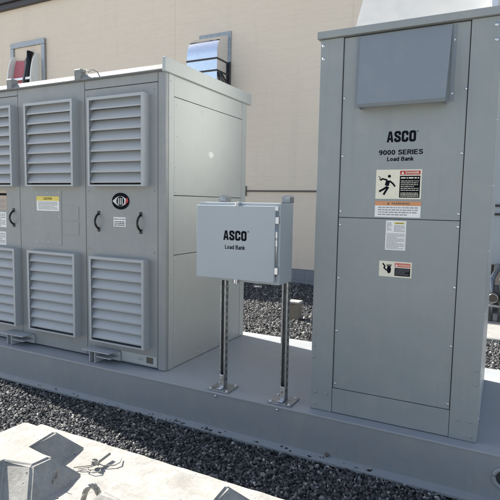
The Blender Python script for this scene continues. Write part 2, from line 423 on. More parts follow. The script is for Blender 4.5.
# framed wall intake with curved white cheeks, a red panel and a black strap in it
ih = thing('wall_intake', (-10.1, WY, 4.2), 'grey framed opening with curved white cheeks high on the wall', 'vent hood')
fx0, fx1, fz0, fz1 = -10.72, -9.46, 3.9, 5.31
MB().box(fx0, fx1, WY - .07, WY - .004, fz1 - .13, fz1, bev=.006).box(fx0, fx0 + .12, WY - .07, WY - .004, fz0, fz1 - .133, bev=.006) \
    .box(fx1 - .12, fx1, WY - .07, WY - .004, fz0, fz1 - .133, bev=.006).build('frame', 'strut', ih)
bx('back_panel', 'wall', ih, fx0 + .1, fx1 - .1, WY - .028, WY - .006, fz0, fz1 - .1)
for X in (-10.60, -9.74):
    pr = [(WY - .03, 4.98 - 0 * .1)] + [(WY - .03 - .26 * math.sin(math.radians(t)), 4.2 + .78 * math.cos(math.radians(t))) for t in range(8, 91, 8)] + [(WY - .29, 3.6), (WY - .03, 3.6)]
    MB().poly([(X, y, z) for y, z in pr], (.035, 0, 0)).build('curved_cheek', 'white', ih)
MB().poly([(-10.50, WY - .05, 4.86), (-10.14, WY - .05, 4.82), (-10.17, WY - .2, 4.0), (-10.53, WY - .2, 4.0)], (0, -.03, 0)).build('red_panel', 'pinkred', ih)
MB().tube([(-9.96, WY - .2, 3.9), (-10.0, WY - .2, 4.25), (-9.94, WY - .17, 4.55), (-9.97, WY - .14, 4.75), (-9.93, WY - .1, 5.02)], .085, 7).build('black_strap', 'black', ih)
bx('cross_bar', 'galv', ih, -10.5, -9.7, WY - .26, WY - .23, 4.30, 4.36)

# ================================================================== SKID
sk = thing('equipment_skid', (-1.2, .75, -.28), 'long blue grey steel skid carrying the equipment cabinets', 'skid')
DS = 1.53; XL, XR = -4.15, 2.6
MB().box(XL, XR, 0, DS, -.012, 0, bev=.002).build('deck_plate', 'deck', sk)
def channel(y_web0, y_web1, ytip, s):
    mb = MB(); mb.box(XL + .01, XR - .01, y_web0, y_web1, -.262, -.0125)
    pr = [(y_web0, -.243), (ytip, -.260), (ytip, -.275), (y_web1, -.275), (y_web1, -.2625), (y_web0, -.2625)] if s < 0 else [(y_web1, -.243), (ytip, -.260), (ytip, -.275), (y_web0, -.275), (y_web0, -.2625), (y_web1, -.2625)]
    mb.poly([(XL + .01, y, z) for y, z in pr], (XR - XL - .02, 0, 0)); return mb
channel(.004, .012, -.045, -1).build('front_channel', 'skid', sk)
channel(DS - .012, DS - .004, DS + .045, 1).build('rear_channel', 'skid', sk)
bx('end_channel', 'skid', sk, XL + .012, XL + .022, .013, DS - .013, -.26, -.013)
bx('end_channel', 'skid', sk, XR - .022, XR - .012, .013, DS - .013, -.26, -.013)
for cx in (1.105,):
    mb = MB(); mb.tube([(cx + .050 * math.cos(t * math.pi / 12), 0, -.122 + .050 * math.sin(t * math.pi / 12)) for t in range(24)], .011, 8, closed=True)
    ring = mb.build('lifting_hole_ring', 'skid', sk)
    mb = MB(); mb.bm.faces.new([mb.bm.verts.new((cx + .046 * math.cos(t * math.pi / 12), .0025, -.122 + .046 * math.sin(t * math.pi / 12))) for t in range(24)]); mb.build('hole', 'gap', ring)
# chips where the paint is gone from the bottom flange
chips = [(c + random.uniform(-.05, .05), random.uniform(.008, .035), random.uniform(.25, 1)) for c in (-2.3, -2.28, -2.12, -1.9, -1.62, -1.2, -.97, -.95, -.92, -.90, -.74, -.72, -.68, -.66, -.62, -.60, -.3, -.12, -.1, .02, .12, .16, .3, .45) for _ in (0, 1)]
for (cx, w, hh) in chips:
    oy = random.uniform(-.014, .012)
    mb = MB(); n = 9
    def fl(x, y): return (x, y, -.243 + (-.260 + .243) * (.004 - y) / .049 + .0012)
    mb.bm.faces.new([mb.bm.verts.new(fl(cx + w * .5 * math.cos(t * 2 * math.pi / n) * random.uniform(.6, 1.1), -.024 + oy + .008 * hh * math.sin(t * 2 * math.pi / n) * random.uniform(.5, 1.1))) for t in range(n)])
    mb.build('paint_chip', 'black', sk)
MB().dome((.147, -.001, -.235), (0, -1, .2), .014, .008).build('bolt', 'brown', sk)

# ================================================================== TALL CABINET (right)
tc = thing('load_bank_cabinet', (.48, .68, 0), 'tall narrow grey load bank cabinet with warning stickers, right of the picture', 'equipment cabinet')
W_, Y0, Y1, H = .961, .082, 1.22, 2.25
bx('core', 'gap', tc, .02, W_ - .02, Y0 + .03, Y1 - .02, .004, H - .01, bev=0)
bx('corner_post', 'paint', tc, 0, .139, Y0, Y0 + .05, .002, H, bev=.003, seg=2)
bx('corner_post', 'paint', tc, .819, W_, Y0, Y0 + .05, .002, H, bev=.003, seg=2)
bx('upper_panel', 'paint', tc, .143, .815, Y0 + .007, Y0 + .028, 1.2105, H - .004, bev=.002)
bx('lower_panel', 'paint', tc, .143, .815, Y0 + .007, Y0 + .028, .158, 1.2075, bev=.002)
bx('bottom_rail', 'paint', tc, .141, .817, Y0 + .002, Y0 + .028, .004, .155, bev=.002)
for x0, x1 in ((0, .018), (W_ - .018, W_)):
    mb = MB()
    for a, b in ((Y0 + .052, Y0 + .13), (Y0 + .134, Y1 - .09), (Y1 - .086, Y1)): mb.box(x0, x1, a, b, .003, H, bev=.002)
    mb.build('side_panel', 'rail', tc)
bx('rear_panel', 'paint', tc, .02, W_ - .02, Y1 - .018, Y1, .003, H)
MB().box(-.016, W_ + .016, Y0 - .022, Y1 + .02, H + .002, H + .042, bev=.003, seg=2).build('roof_cap', 'paint', tc)
# sloping weather shield
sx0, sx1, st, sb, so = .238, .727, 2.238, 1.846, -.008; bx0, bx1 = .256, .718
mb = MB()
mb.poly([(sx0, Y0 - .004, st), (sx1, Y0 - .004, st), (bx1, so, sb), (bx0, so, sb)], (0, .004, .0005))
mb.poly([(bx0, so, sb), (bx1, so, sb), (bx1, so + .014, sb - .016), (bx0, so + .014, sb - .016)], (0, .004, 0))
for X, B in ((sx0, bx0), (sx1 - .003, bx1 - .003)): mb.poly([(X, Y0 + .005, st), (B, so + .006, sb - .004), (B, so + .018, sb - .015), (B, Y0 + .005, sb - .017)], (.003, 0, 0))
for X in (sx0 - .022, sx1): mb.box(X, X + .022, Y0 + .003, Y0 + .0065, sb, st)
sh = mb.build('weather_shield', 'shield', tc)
BOLTS = [(0.018, 2.214), (0.021, 2.139), (0.154, 1.904), (0.154, 1.57), (0.808, 1.903), (0.806, 1.568), (0.739, 2.161), (0.739, 1.884), (0.936, 2.208), (0.94, 2.134), (0.154, 1.247), (0.154, 1.166), (0.807, 1.246), (0.807, 1.176), (0.155, 0.844), (0.807, 0.845), (0.154, 0.518), (0.807, 0.517), (0.016, 0.411), (0.016, 0.334), (0.156, 0.187), (0.806, 0.187), (0.938, 0.404), (0.938, 0.326), (0.856, 0.112), (0.924, 0.115), (0.929, 0.031), (0.032, 0.114), (0.104, 0.112), (0.035, 0.04)]
for x, z in BOLTS:
    yb = Y0 if (x < .139 or x > .819) else Y0 + .007
    r = .0100 if (x < .139 or x > .819) else .0082
    MB().dome((x, yb, z), (0, -1, 0), r, .005).build('bolt', 'paint' if (x < .12 or x > .83) and z < .5 else 'zinc', tc)
for z in (2.1, 1.75, 1.4, 1.05, .7, .35, .1): MB().dome((W_, Y0 + .1, z), (1, 0, 0), .007, .005).build('bolt', 'zinc', tc)
yp = Y0 + .007
heavy_word('ASCO', .409, .566, 1.640, 1.700, yp, tc)
text('®', .570, .580, 1.690, 1.700, yp, tc)
sans_word('9000 SERIES', .367, .608, 1.570, 1.597, yp, tc, w=.19)
sans_word('Load Bank', .415, .558, 1.535, 1.558, yp, tc, w=.19)
# danger sticker: pictogram of a person struck by electricity
p1 = plate('danger_sticker', 'cream', tc, .357, .608, 1.322, 1.487, yp)
y2 = yp - .0012
plate('red_header', 'red', p1, .490, .600, 1.458, 1.480, y2, .0006)
flat('warning_triangle', 'white', p1, [(.497, 1.462), (.513, 1.462), (.505, 1.477)], y2 - .0012)
text('DANGER', .521, .594, 1.4635, 1.4755, y2 - .0006, p1, 'cream', .02)
plate('text_panel', 'ink', p1, .490, .600, 1.330, 1.452, y2, .0006)
greek(.497, .594, 1.432, 1.448, 1, y2 - .0006, p1, 'cream'); greek(.497, .594, 1.366, 1.428, 4, y2 - .0006, p1, 'cream', fill=.34); greek(.497, .594, 1.334, 1.360, 2, y2 - .0006, p1, 'cream')
def figure(mb, s, ox, oz, y):
    f = lambda q: (ox + q[0] * s, oz + q[1] * s)
    for pts, w in (([(.50, .66), (.44, .40)], .20), ([(.45, .68), (.22, .74), (.12, .66)], .075), ([(.56, .64), (.74, .50), (.84, .36)], .08),
                   ([(.47, .36), (.30, .24), (.08, .12)], .10), ([(.52, .34), (.40, .14), (.30, -.04)], .10), ([(.02, .86), (.12, .80), (.08, .72), (.20, .70)], .03)):
        ribbon(mb, pts, w, f, y=y)
    cx, cz = f((.55, .86)); r = .075 * s
    mb.bm.faces.new([mb.bm.verts.new((cx + r * math.cos(t * .5236), y - .0008, cz + r * math.sin(t * .5236))) for t in range(12)])
mb = MB(); figure(mb, .116, .368, 1.350, y2); mb.build('falling_figure', 'ink', p1)
p2 = plate('warning_sticker', 'white', tc, .357, .610, 1.219, 1.309, yp)
plate('orange_header', 'orange', p2, .357, .610, 1.284, 1.309, y2, .0006)
text('WARNING', .45, .55, 1.290, 1.303, y2 - .0006, p2, 'brown', .012)
flat('warning_triangle', 'brown', p2, [(.425, 1.290), (.440, 1.290), (.4325, 1.303)], y2 - .0012)
greek(.375, .595, 1.226, 1.280, 3, y2, p2)
p3 = plate('instruction_sticker', 'white', tc, .424, .537, 1.031, 1.199, yp)
plate('yellow_header', 'yellow', p3, .470, .528, 1.180, 1.190, y2, .0006)
text('CAUTION', .478, .520, 1.1815, 1.1885, y2 - .0006, p3, 'ink', .012)
greek(.430, .456, 1.14, 1.19, 4, y2, p3); greek(.470, .530, 1.135, 1.175, 4, y2, p3); greek(.431, .531, 1.037, 1.128, 9, y2, p3)
p4 = plate('hot_surface_sticker', 'cream', tc, .395, .578, .876, .966, yp)
plate('red_header', 'redpale', p4, .484, .570, .935, .958, y2, .0006)
flat('warning_triangle', 'white', p4, [(.488, .938), (.502, .938), (.495, .953)], y2 - .0012)
text('WARNING', .506, .566, .9405, .951, y2 - .0006, p4, 'cream', .012)
plate('text_panel', 'ink', p4, .484, .570, .884, .930, y2, .0006)
greek(.489, .565, .888, .927, 4, y2 - .0006, p4, 'greyprint', fill=.3)
mb = MB(); idn = lambda q: q
ribbon(mb, [(.416, .952), (.428, .936), (.424, .926), (.440, .912)], .008, idn, y=y2)
mb.bm.faces.new([mb.bm.verts.new((.452 + .012 * math.cos(t * .5236), y2 - .0008, .917 + .022 * math.sin(t * .5236))) for t in range(12)])
for k in range(4): ribbon(mb, [(.442 + k * .006, .934), (.440 + k * .008, .948)], .0045, idn, y=y2)
mb.build('hand_symbol', 'ink', p4)
# galvanised exhaust hood on the roof of the tall cabinet
mb = MB(); z0 = H + .044
mb.poly([(.150, .24, z0), (.150, .44, z0 + .30), (.150, .52, z0 + 1.05), (.150, 1.10, z0 + 1.25), (.150, 1.30, z0 + 1.05), (.150, 1.16, z0)], (.745, 0, 0))
hd = mb.build('exhaust_hood', 'galv', tc)
MB().poly([(.153, .236, z0 + .013), (.153, .437, z0 + .305), (.892, .437, z0 + .305), (.892, .236, z0 + .013)], (0, -.003, .002)).build('hood_front', 'weathered', tc)
bx('hood_flange', 'galv', tc, .898, .93, .225, 1.16, z0, z0 + 1.0, bev=.002)
bx('hood_base', 'galv', tc, .135, .94, .225, 1.18, z0 - .0005, z0 + .012, bev=.002)

# ================================================================== LARGE CABINET (left)
bc = thing('resistor_cabinet', (-2.4, .79, 0), 'wide grey equipment cabinet with six louvred vents, left of the small box', 'equipment cabinet')
CX0, CX1, CY0, CY1, CH = -3.93, -1.19, .172, 1.416, 2.218
bx('core', 'gap', bc, CX0 + .02, CX1 - .02, CY0 + .03, CY1 - .02, .004, CH - .01, bev=0)
def front(name, x0, x1, z0, z1, dy=0, mat='paint2', bev=.002): return bx(name, mat, bc, x0, x1, CY0 + dy, CY0 + .028, z0, z1, bev=bev)
front('corner_post', -1.262, CX1, .003, CH, -.004, 'paint2', .004)
front('corner_post', CX0, CX0 + .07, .003, CH, -.004, 'paint2', .004)
front('access_door', -1.985, -1.267, .012, 2.148); front('header_panel', -1.985, -1.267, 2.153, CH)
front('centre_door', -2.766, -1.990, .012, CH)
front('access_door', -3.50, -2.771, .012, 2.168); front('header_panel', -3.50, -2.771, 2.173, CH)
front('end_panel', CX0 + .073, -3.505, .012, CH)
# side faces
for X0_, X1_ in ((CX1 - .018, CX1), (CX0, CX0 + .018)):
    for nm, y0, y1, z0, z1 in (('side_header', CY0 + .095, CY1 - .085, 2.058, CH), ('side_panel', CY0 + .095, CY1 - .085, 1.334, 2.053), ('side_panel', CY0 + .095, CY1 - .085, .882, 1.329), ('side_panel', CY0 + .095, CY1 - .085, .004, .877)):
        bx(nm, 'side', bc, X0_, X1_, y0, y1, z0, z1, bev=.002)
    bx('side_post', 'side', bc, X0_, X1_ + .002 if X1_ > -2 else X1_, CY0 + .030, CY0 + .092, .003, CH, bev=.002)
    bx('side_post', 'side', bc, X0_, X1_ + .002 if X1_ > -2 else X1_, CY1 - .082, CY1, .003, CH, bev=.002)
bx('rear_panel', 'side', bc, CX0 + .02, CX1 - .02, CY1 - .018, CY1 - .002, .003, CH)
# roof: sloped drip edge in front, raised rails at the ends
mb = MB(); mb.poly([(CX0 - .01, CY0 - .004, CH - .002), (CX0 - .01, CY0 - .030, CH + .004), (CX0 - .01, CY0 - .030, CH + .012), (CX0 - .01, CY0 - .010, CH + .048), (CX0 - .01, CY0 + .05, CH + .050), (CX0 - .01, CY0 + .05, CH - .002)], (CX1 - CX0 - .006, 0, 0))
mb.build('drip_edge', 'drip', bc)
bx('roof_sheet', 'rail', bc, CX0 + .002, CX1 - .002, CY0 + .052, CY1 + .03, CH + .002, CH + .045)
for X in (CX1 - .014, CX0 - .03): bx('roof_rail', 'rail', bc, X, X + .03, CY0 - .035, CY1 + .07, CH - .008, CH + .092, bev=.003)
for X in (-2.83, -2.03):
    MB().box(X - .035, X + .035, CY0 - .034, CY0 + .03, CH + .004, CH + .092, bev=.006).box(X - .06, X + .06, CY0 + .028, CY0 + .08, CH + .047, CH + .062, bev=.002).build('lifting_lug', 'drip', bc)
MB().tube([(-1.99, CY0 - .01, CH + .058), (-1.95, CY0 - .02, CH + .085), (-1.92, CY0 - .02, CH + .060), (-1.89, CY0 - .02, CH + .080), (-1.84, CY0, CH + .055)], .004, 6).build('wire_tie', 'oldwire', bc)
for X in (-1.5, -1.75, -2.2, -2.5, -2.7, -3.1): MB().dome((X, CY0 - .012, CH + .030), (0, -.6, .8), .007, .006, 8).build('rivet', 'bronze', bc)
# louvred vents
FD = .068
def louvre(x0, x1, z0, z1):
    yf = CY0 - FD; t = .014
    mb = MB(); w = .022
    mb.box(x0, x0 + .004, yf, CY0 + .001, z0, z1); mb.box(x1 - .004, x1, yf, CY0 + .001, z0, z1)
    mb.box(x0 + .0045, x1 - .0045, yf + .001, CY0 + .001, z1 - .004, z1); mb.box(x0 + .0045, x1 - .0045, yf + .001, CY0 + .001, z0, z0 + .004)
    mb.box(x0, x0 + w, yf - .003, yf - .0002, z0, z1); mb.box(x1 - w, x1, yf - .003, yf - .0002, z0, z1)
    mb.box(x0 + w + .0002, x1 - w - .0002, yf - .003, yf - .0002, z1 - w, z1); mb.box(x0 + w + .0002, x1 - w - .0002, yf - .003, yf - .0002, z0, z0 + .012)
    fr = mb.build('louvre_frame', 'louver', bc)
    n = 8; top = z1 - w; pitch = (top - z0 - .016) / n; sl = MB()
    for k in range(n):
        zt = top - k * pitch + .004; zb = zt - pitch * .80
        sl.poly([(x0 + .006, CY0 - .014, zt + .012), (x0 + .006, yf + .006, zb), (x0 + .006, yf + .0075, zb - .010), (x0 + .006, yf + .0095, zb - .010), (x0 + .006, yf + .009, zb + .001), (x0 + .006, CY0 - .011, zt + .014)], (x1 - x0 - .012, 0, 0))
    sl.build('louvre_slats', 'louver', fr)
    bk = MB(); bk.box(x0 + .006, x1 - .006, CY0 - .006, CY0 - .0005, z0 + .006, z1 - .006); bk.build('mesh_backing', 'gap', fr)
    return fr
for z0, z1 in ((1.395, 2.075), (.160, .845)):
    louvre(-1.895, -1.345, z0, z1 - (.004 if z0 > 1 else 0)); louvre(-2.612, -2.053, z0, z1 + .004); louvre(-3.335, -2.775, z0, z1 + .006)
# screw rows on doors
for x in (-1.955, -1.30): 
    for z in (2.10, 1.36, .90, .10): MB().dome((x, CY0, z), (0, -1, 0), .006, .004, 8).build('screw', 'paint2', bc)
# inspection cover and two small blank plates on the centre door
ic = plate('inspection_cover', 'paint2', bc, -2.575, -2.262, .905, 1.362, CY0, .003)
for x in (-2.555, -2.42, -2.285):
    for z in (.925, 1.14, 1.345):
        if not (x == -2.42 and z == 1.14): MB().dome((x, CY0 - .003, z), (0, -1, 0), .006, .004, 8).build('screw', 'zinc', ic)
pa = plate('small_cover', 'paint2', bc, -2.240, -2.066, 1.118, 1.232, CY0, .003); text('LOAD', -2.175, -2.125, 1.165, 1.182, CY0 - .003, pa, 'louver', .01)
pb = plate('small_cover', 'paint2', bc, -2.240, -2.066, .995, 1.106, CY0, .003); text('BANK', -2.178, -2.128, 1.045, 1.062, CY0 - .003, pb, 'louver', .01)
cs = plate('caution_sticker', 'white', ic, -2.555, -2.286, 1.190, 1.312, CY0 - .003)
plate('yellow_header', 'yellow', cs, -2.555, -2.286, 1.274, 1.312, CY0 - .0042, .0006)
text('CAUTION', -2.47, -2.37, 1.283, 1.303, CY0 - .0048, cs, 'ink', .012)
greek(-2.535, -2.305, 1.20, 1.268, 4, CY0 - .0042, cs)
# stickers at the far left
l1 = plate('data_sticker', 'tan', bc, -3.30, -2.945, 1.19, 1.36, CY0); greek(-3.28, -2.96, 1.20, 1.28, 5, CY0 - .0012, l1)
plate('dark_header', 'ink', l1, -3.30, -2.945, 1.315, 1.335, CY0 - .0012, .0006)
l2 = plate('data_sticker', 'white', bc, -3.26, -2.955, 1.03, 1.165, CY0); greek(-3.25, -2.965, 1.035, 1.155, 6, CY0 - .0012, l2)
l3 = plate('data_sticker', 'white', bc, -3.16, -2.965, .87, .99, CY0); greek(-3.15, -2.975, .885, .98, 4, CY0 - .0012, l3)
# handles
for x in (-1.849, -1.425, -2.854):
    mb = MB(); mb.tube([(x, CY0 - .004 - .040 * math.sin(math.pi * k / 8) ** .7, 1.060 + .120 * k / 8) for k in range(9)], .0085, 8)
    for z in (1.054, 1.186): mb.box(x - .013, x + .013, CY0 - .008, CY0 - .0002, z - .016, z + .016, bev=.003)
    mb.build('door_handle', 'black', bc)
# round maker's emblem: dark disc, silver eye shape, striped pupil, red corner
ex, ez, ea, eb = -1.622, 1.282, .086, .064
em = MB()
em.poly([(ex + ea * math.cos(t * math.pi / 20), CY0 - .0005, ez + eb * math.sin(t * math.pi / 20)) for t in range(40)], (0, -.004, 0)); emb = em.build('emblem', 'ink', bc)
ye = CY0 - .0052
eye = [(-.92, .0)] + [(-.92 + 1.84 * k / 12, .62 * math.sin(math.pi * k / 12)) for k in range(1, 12)] + [(.92, .0)] + [(.92 - 1.84 * k / 12, -.62 * math.sin(math.pi * k / 12)) for k in range(1, 12)]
flat('eye_shape', 'silver', emb, [(ex + a * ea, ez + b * eb) for a, b in eye], ye)
flat('iris', 'ink', emb, [(ex + .46 * ea * math.cos(t * math.pi / 12), ez + .60 * eb * math.sin(t * math.pi / 12)) for t in range(24)], ye - .0004)
for k in (-1, 0, 1): flat('stripe', 'silver', emb, [(ex + (k * .22 - .06) * ea, ez - .42 * eb), (ex + (k * .22 + .06) * ea, ez - .42 * eb), (ex + (k * .22 + .05) * ea, ez + .40 * eb), (ex + (k * .22 - .05) * ea, ez + .40 * eb)], ye - .0008)
flat('red_wedge', 'red', emb, [(ex + .55 * ea, ez - .45 * eb), (ex + .93 * ea, ez - .02 * eb), (ex + .80 * ea, ez + .48 * eb), (ex + .66 * ea, ez + .22 * eb)], ye - .0008)
s5 = plate('inspection_sticker', 'white', bc, -1.695, -1.575, 1.085, 1.158, CY0); greek(-1.685, -1.583, 1.09, 1.128, 2, CY0 - .0012, s5, 'ink'); greek(-1.690, -1.580, 1.132, 1.152, 1, CY0 - .0012, s5, 'greyprint')
mb = MB(); mb.bm.faces.new([mb.bm.verts.new((CX1 + .0015, .785 + .045 * math.cos(t * .7854) * random.uniform(.7, 1.2), 1.682 + .030 * math.sin(t * .7854) * random.uniform(.7, 1.2))) for t in range(8)])
mb.build('torn_sticker', 'silver', bc)
for y, z in [(0.302, 2.002), (0.304, 1.775), (0.292, 1.545), (0.645, 2.009), (0.963, 2.003), (1.298, 1.774), (1.306, 1.536), (0.294, 1.36), (0.626, 1.36), (.95, 1.36), (0.284, 0.848), (.62, .848), (0.286, 0.572), (0.284, 0.30), (1.302, 0.455), (1.302, 0.18), (.62, .04), (.95, .04)]:
    MB().dome((CX1, y, z), (1, 0, 0), .0065, .005, 8).build('rivet', 'zinc', bc)
for z in (2.16, 1.9, 1.3, .7, .2): MB().dome((CX1 + .002, .225, z), (1, 0, 0), .0055, .004, 8).build('rivet', 'side', bc)
# hold-down brackets at the foot, with a pale marking strip beside the right one
for dx in (0, -.985):
    MB().box(-1.925 + dx, -1.640 + dx, .045, CY0 - .002, .092, .100, bev=.002).box(-1.86 + dx, -1.852 + dx, .06, CY0 - .002, .003, .0915).box(-1.80 + dx, -1.792 + dx, .055, CY0 - .002, .003, .0915) \
        .box(-1.7915 + dx, -1.625 + dx, CY0 - .016, CY0 - .002, .018, .0915).box(-1.79 + dx, -1.64 + dx, .06, CY0 - .02, .050, .058).build('hold_down_bracket', 'louver', bc)
    MB().dome((-1.70 + dx, CY0 - .016, .072), (0, -1, 0), .010, .012, 6).build('bolt', 'zinc', bc)
ms = plate('marking_strip', 'rail', bc, -1.620, -1.272, .024, .100, CY0, .004)
text('LBA', -1.455, -1.395, .052, .076, CY0 - .004, ms, 'greyprint', .02)
plate('name_plate', 'brown', ms, -1.372, -1.306, .040, .088, CY0 - .004, .001)

# ================================================================== SMALL BOX ON TWO POSTS
cb_ = thing('control_box', (-.43, .05, 0), 'light grey lettered control box on two galvanised strut posts', 'control box')
BX0, BX1, BY0, BY1, BZ0, BZ1 = -.715, -.145, -.118, .078, .797, 1.287
bx('box_body', 'box', cb_, BX0, BX1, BY0, BY1, BZ0, BZ1, bev=.006, seg=3)
bx('box_collar', 'gap', cb_, BX0 + .012, -.178, BY0 - .008, BY0 + .002, BZ0 + .02, BZ1 - .025, bev=0)
dr = bx('door', 'box', cb_, BX0 + .002, -.168, BY0 - .030, BY0 - .006, .812, 1.268, bev=.005, seg=3)
yd = BY0 - .030
heavy_word('ASCO', -.514, -.354, 1.055, 1.114, yd, dr)
text('®', -.349, -.337, 1.106, 1.118, yd, dr); sans_word('Load Bank', -.502, -.364, 1.000, 1.026, yd, dr)
hg = MB(); hg.tube([(-.163, BY0 - .012, .85), (-.163, BY0 - .012, 1.235)], .0045, 8)
for z in (.885, 1.185): hg.box(-.176, -.148, BY0 - .024, BY0 - .0002, z - .022, z + .022, bev=.003)
for z in (1.10, 1.05): hg.box(-.168, -.156, BY0 - .020, BY0 - .0002, z - .02, z + .02, bev=.002)
hg.build('hinge', 'zinc', dr)
for z, s in ((1.275, 1), (.803, -1)):
    MB().box(-.432, -.420, BY0 - .040, BY0 + .006, z - .012, z + .012, bev=.002).box(-.418, -.412, BY0 - .036, BY0 + .004, z - .016, z + .016, bev=.001).build('door_clamp', 'zinc', cb_)
bx('tag', 'white', cb_, -.172, -.150, BY0 - .028, BY0 - .026, 1.243, 1.268, bev=0)
MB().tube([(-.335, -.02, BZ0 + .002), (-.335, -.02, .775)], .021, 12).tube([(-.335, -.02, .775), (-.335, -.02, .755)], .026, 6).build('cable_gland', 'zinc', cb_)
MB().tube([(-.50, -.03, BZ0 + .002), (-.50, -.03, .782)], .012, 10).build('cable_gland', 'zinc', cb_)
for px in (-.665, -.210):
    w = .041; py0, py1 = BY1 + .002, BY1 + .043; t = .0026; top = 1.335
    mb = MB()
    mb.box(px, px + t, py0, py1, .006, top).box(px + w - t, px + w, py0, py1, .006, top).box(px + t + .0001, px + w - t - .0001, py1 - t, py1, .006, top)
    mb.box(px + t + .0001, px + .0095, py0, py0 + t, .006, top).box(px + w - .0095, px + w - t - .0001, py0, py0 + t, .006, top)
    mb.box(px + .0075, px + .0095, py0 + t, py0 + .009, .006, top).box(px + w - .0095, px + w - .0075, py0 + t, py0 + .009, .006, top)
    post = mb.build('post', 'strut', cb_)
    mb = MB()
    for k in range(26):  # the slotted holes of the side wall
        zc = .07 + k * .048
        if zc < top: mb.poly([(px + w + .0006, (py0 + py1) / 2 + .006 * math.cos(a), zc + (.009 if math.sin(a) >= 0 else -.009) + .006 * math.sin(a)) for a in [i * math.pi / 4 for i in range(8)]])
    mb.build('slot_holes', 'gap', post)
    bpl = MB().box(px - .060, px + w + .062, .020, .176, .001, .009, bev=.0015).build('base_plate', 'strut', post)
    for ax in (px - .042, px + w + .044):
        for ay in (.038, .158): MB().dome((ax, ay, .009), (0, 0, 1), .010, .010, 6).build('anchor_bolt', 'zinc', bpl)
    MB().box(px + .003, px + w - .003, py0 - .010, py0 - .0005, .010, .105, bev=.003).box(px + .003, px + w - .003, py0 - .04, py0 - .011, .010, .017, bev=.002).build('angle_fitting', 'zinc', post)
    MB().dome((px + .02, py0 - .010, .075), (0, -1, 0), .009, .007, 6).build('bolt', 'strut', post)
    MB().box(px - .004, px + w + .008, BY1 - .03, py1 + .006, top - .048, top - .004, bev=.004).build('post_bracket', 'strut', post)
    MB().dome((px + w * .5, -.001, -.022), (0, -1, 0), .009, .006, 8).build('bolt', 'zinc', post)

# ================================================================== CONCRETE BLOCK in front
blk = thing('concrete_block', (-.55, -1.67, GZ), 'long cast concrete ballast block with cross shaped nubs, sunlit in front', 'concrete block')
def rough_box(x0, x1, y0, y1, z0, z1, step=.05):
    t = bmesh.new(); bmesh.ops.create_cube(t, size=1)
    for v in t.verts: v.co = ((x0 + x1) / 2 + v.co.x * (x1 - x0), (y0 + y1) / 2 + v.co.y * (y1 - y0), (z0 + z1) / 2 + v.co.z * (z1 - z0))
    bmesh.ops.bevel(t, geom=t.edges[:], offset=.014, segments=2, affect='EDGES')
    long = [e for e in t.edges if e.calc_length() > 1.0]; bmesh.ops.subdivide_edges(t, edges=long, cuts=60, use_grid_fill=True)
    mid = [e for e in t.edges if .3 < e.calc_length() < 1.0]; bmesh.ops.subdivide_edges(t, edges=mid, cuts=14, use_grid_fill=True)
    for v in t.verts:
        n = math.sin(v.co.x * 23 + v.co.z * 9) * math.sin(v.co.y * 17 + 2) + .8 * math.sin(v.co.x * 61 + v.co.y * 47)
        v.co += Vector((0, .0004 * n, .0007 * n))
    return t
mb = MB(); mb._take(rough_box(-.745, .60, -2.02, -1.332, GZ - .01, .300)); mb.build('block_body', 'concrete', blk)
def nub(cx, cy, left=True):
    a, b, c, d = .227, .040, .187, .093   # half lengths of the X arm (a x b) and of the Y arm (d x c)
    def ring(s, z): return [(cx - d - s, cy - c - s, z), (cx + d + s, cy - c - s, z), (cx + d + s, cy - b - s, z), (cx + a + s, cy - b - s, z), (cx + a + s, cy + b + s, z), (cx + d + s, cy + b + s, z), (cx + d + s, cy + c + s, z), (cx - d - s, cy + c + s, z), (cx - d - s, cy + b + s, z)] + ([(cx - a - s, cy + b + s, z), (cx - a - s, cy - b - s, z)] if left else []) + [(cx - d - s, cy - b - s, z)]
    jit = lambda p: (p[0] + random.uniform(-.005, .005), p[1] + random.uniform(-.005, .005), p[2] + random.uniform(-.003, .003))
    t = bmesh.new(); lo = [t.verts.new(p) for p in ring(.082, .292)]; hi = [t.verts.new(jit(p)) for p in ring(0, .386)]
    N = len(lo)
    for i in range(N): t.faces.new((lo[i], lo[(i + 1) % N], hi[(i + 1) % N], hi[i]))
    t.faces.new(hi); t.faces.new(lo[::-1])
    ed = [e for e in t.edges if e.verts[0].co.z > .35 or e.verts[1].co.z > .35]
    bmesh.ops.bevel(t, geom=ed, offset=.008, segments=3, affect='EDGES')
    m = MB(); m._take(t); return m.build('cross_nub', 'concrete', blk)
nub(-.567, -1.672, False); nub(.198, -1.672)
for px_, py_, pz_, sx_, sz_ in ((-.352, -1.716, .372, .010, .004), (-.290, -1.652, .345, .006, .016), (-.285, -1.672, .33, .004, .010)):
    m = MB(); n = 9
    m.poly([(px_ + sx_ * math.cos(t * .698) * random.uniform(.6, 1.2), py_ + sx_ * math.sin(t * .698) * random.uniform(.6, 1.2), pz_ + sz_ * math.sin(t * .698)) for t in range(n)], (.002, -.001, .002))
    m.build('stain_chip', 'tanblock', blk)
for k in range(16):
    MB().dome((random.uniform(-.7, .5), random.uniform(-1.95, -1.36), .2995), (0, 0, 1), random.uniform(.002, .0055), .004, 5).build('pebble', 'stone', blk)
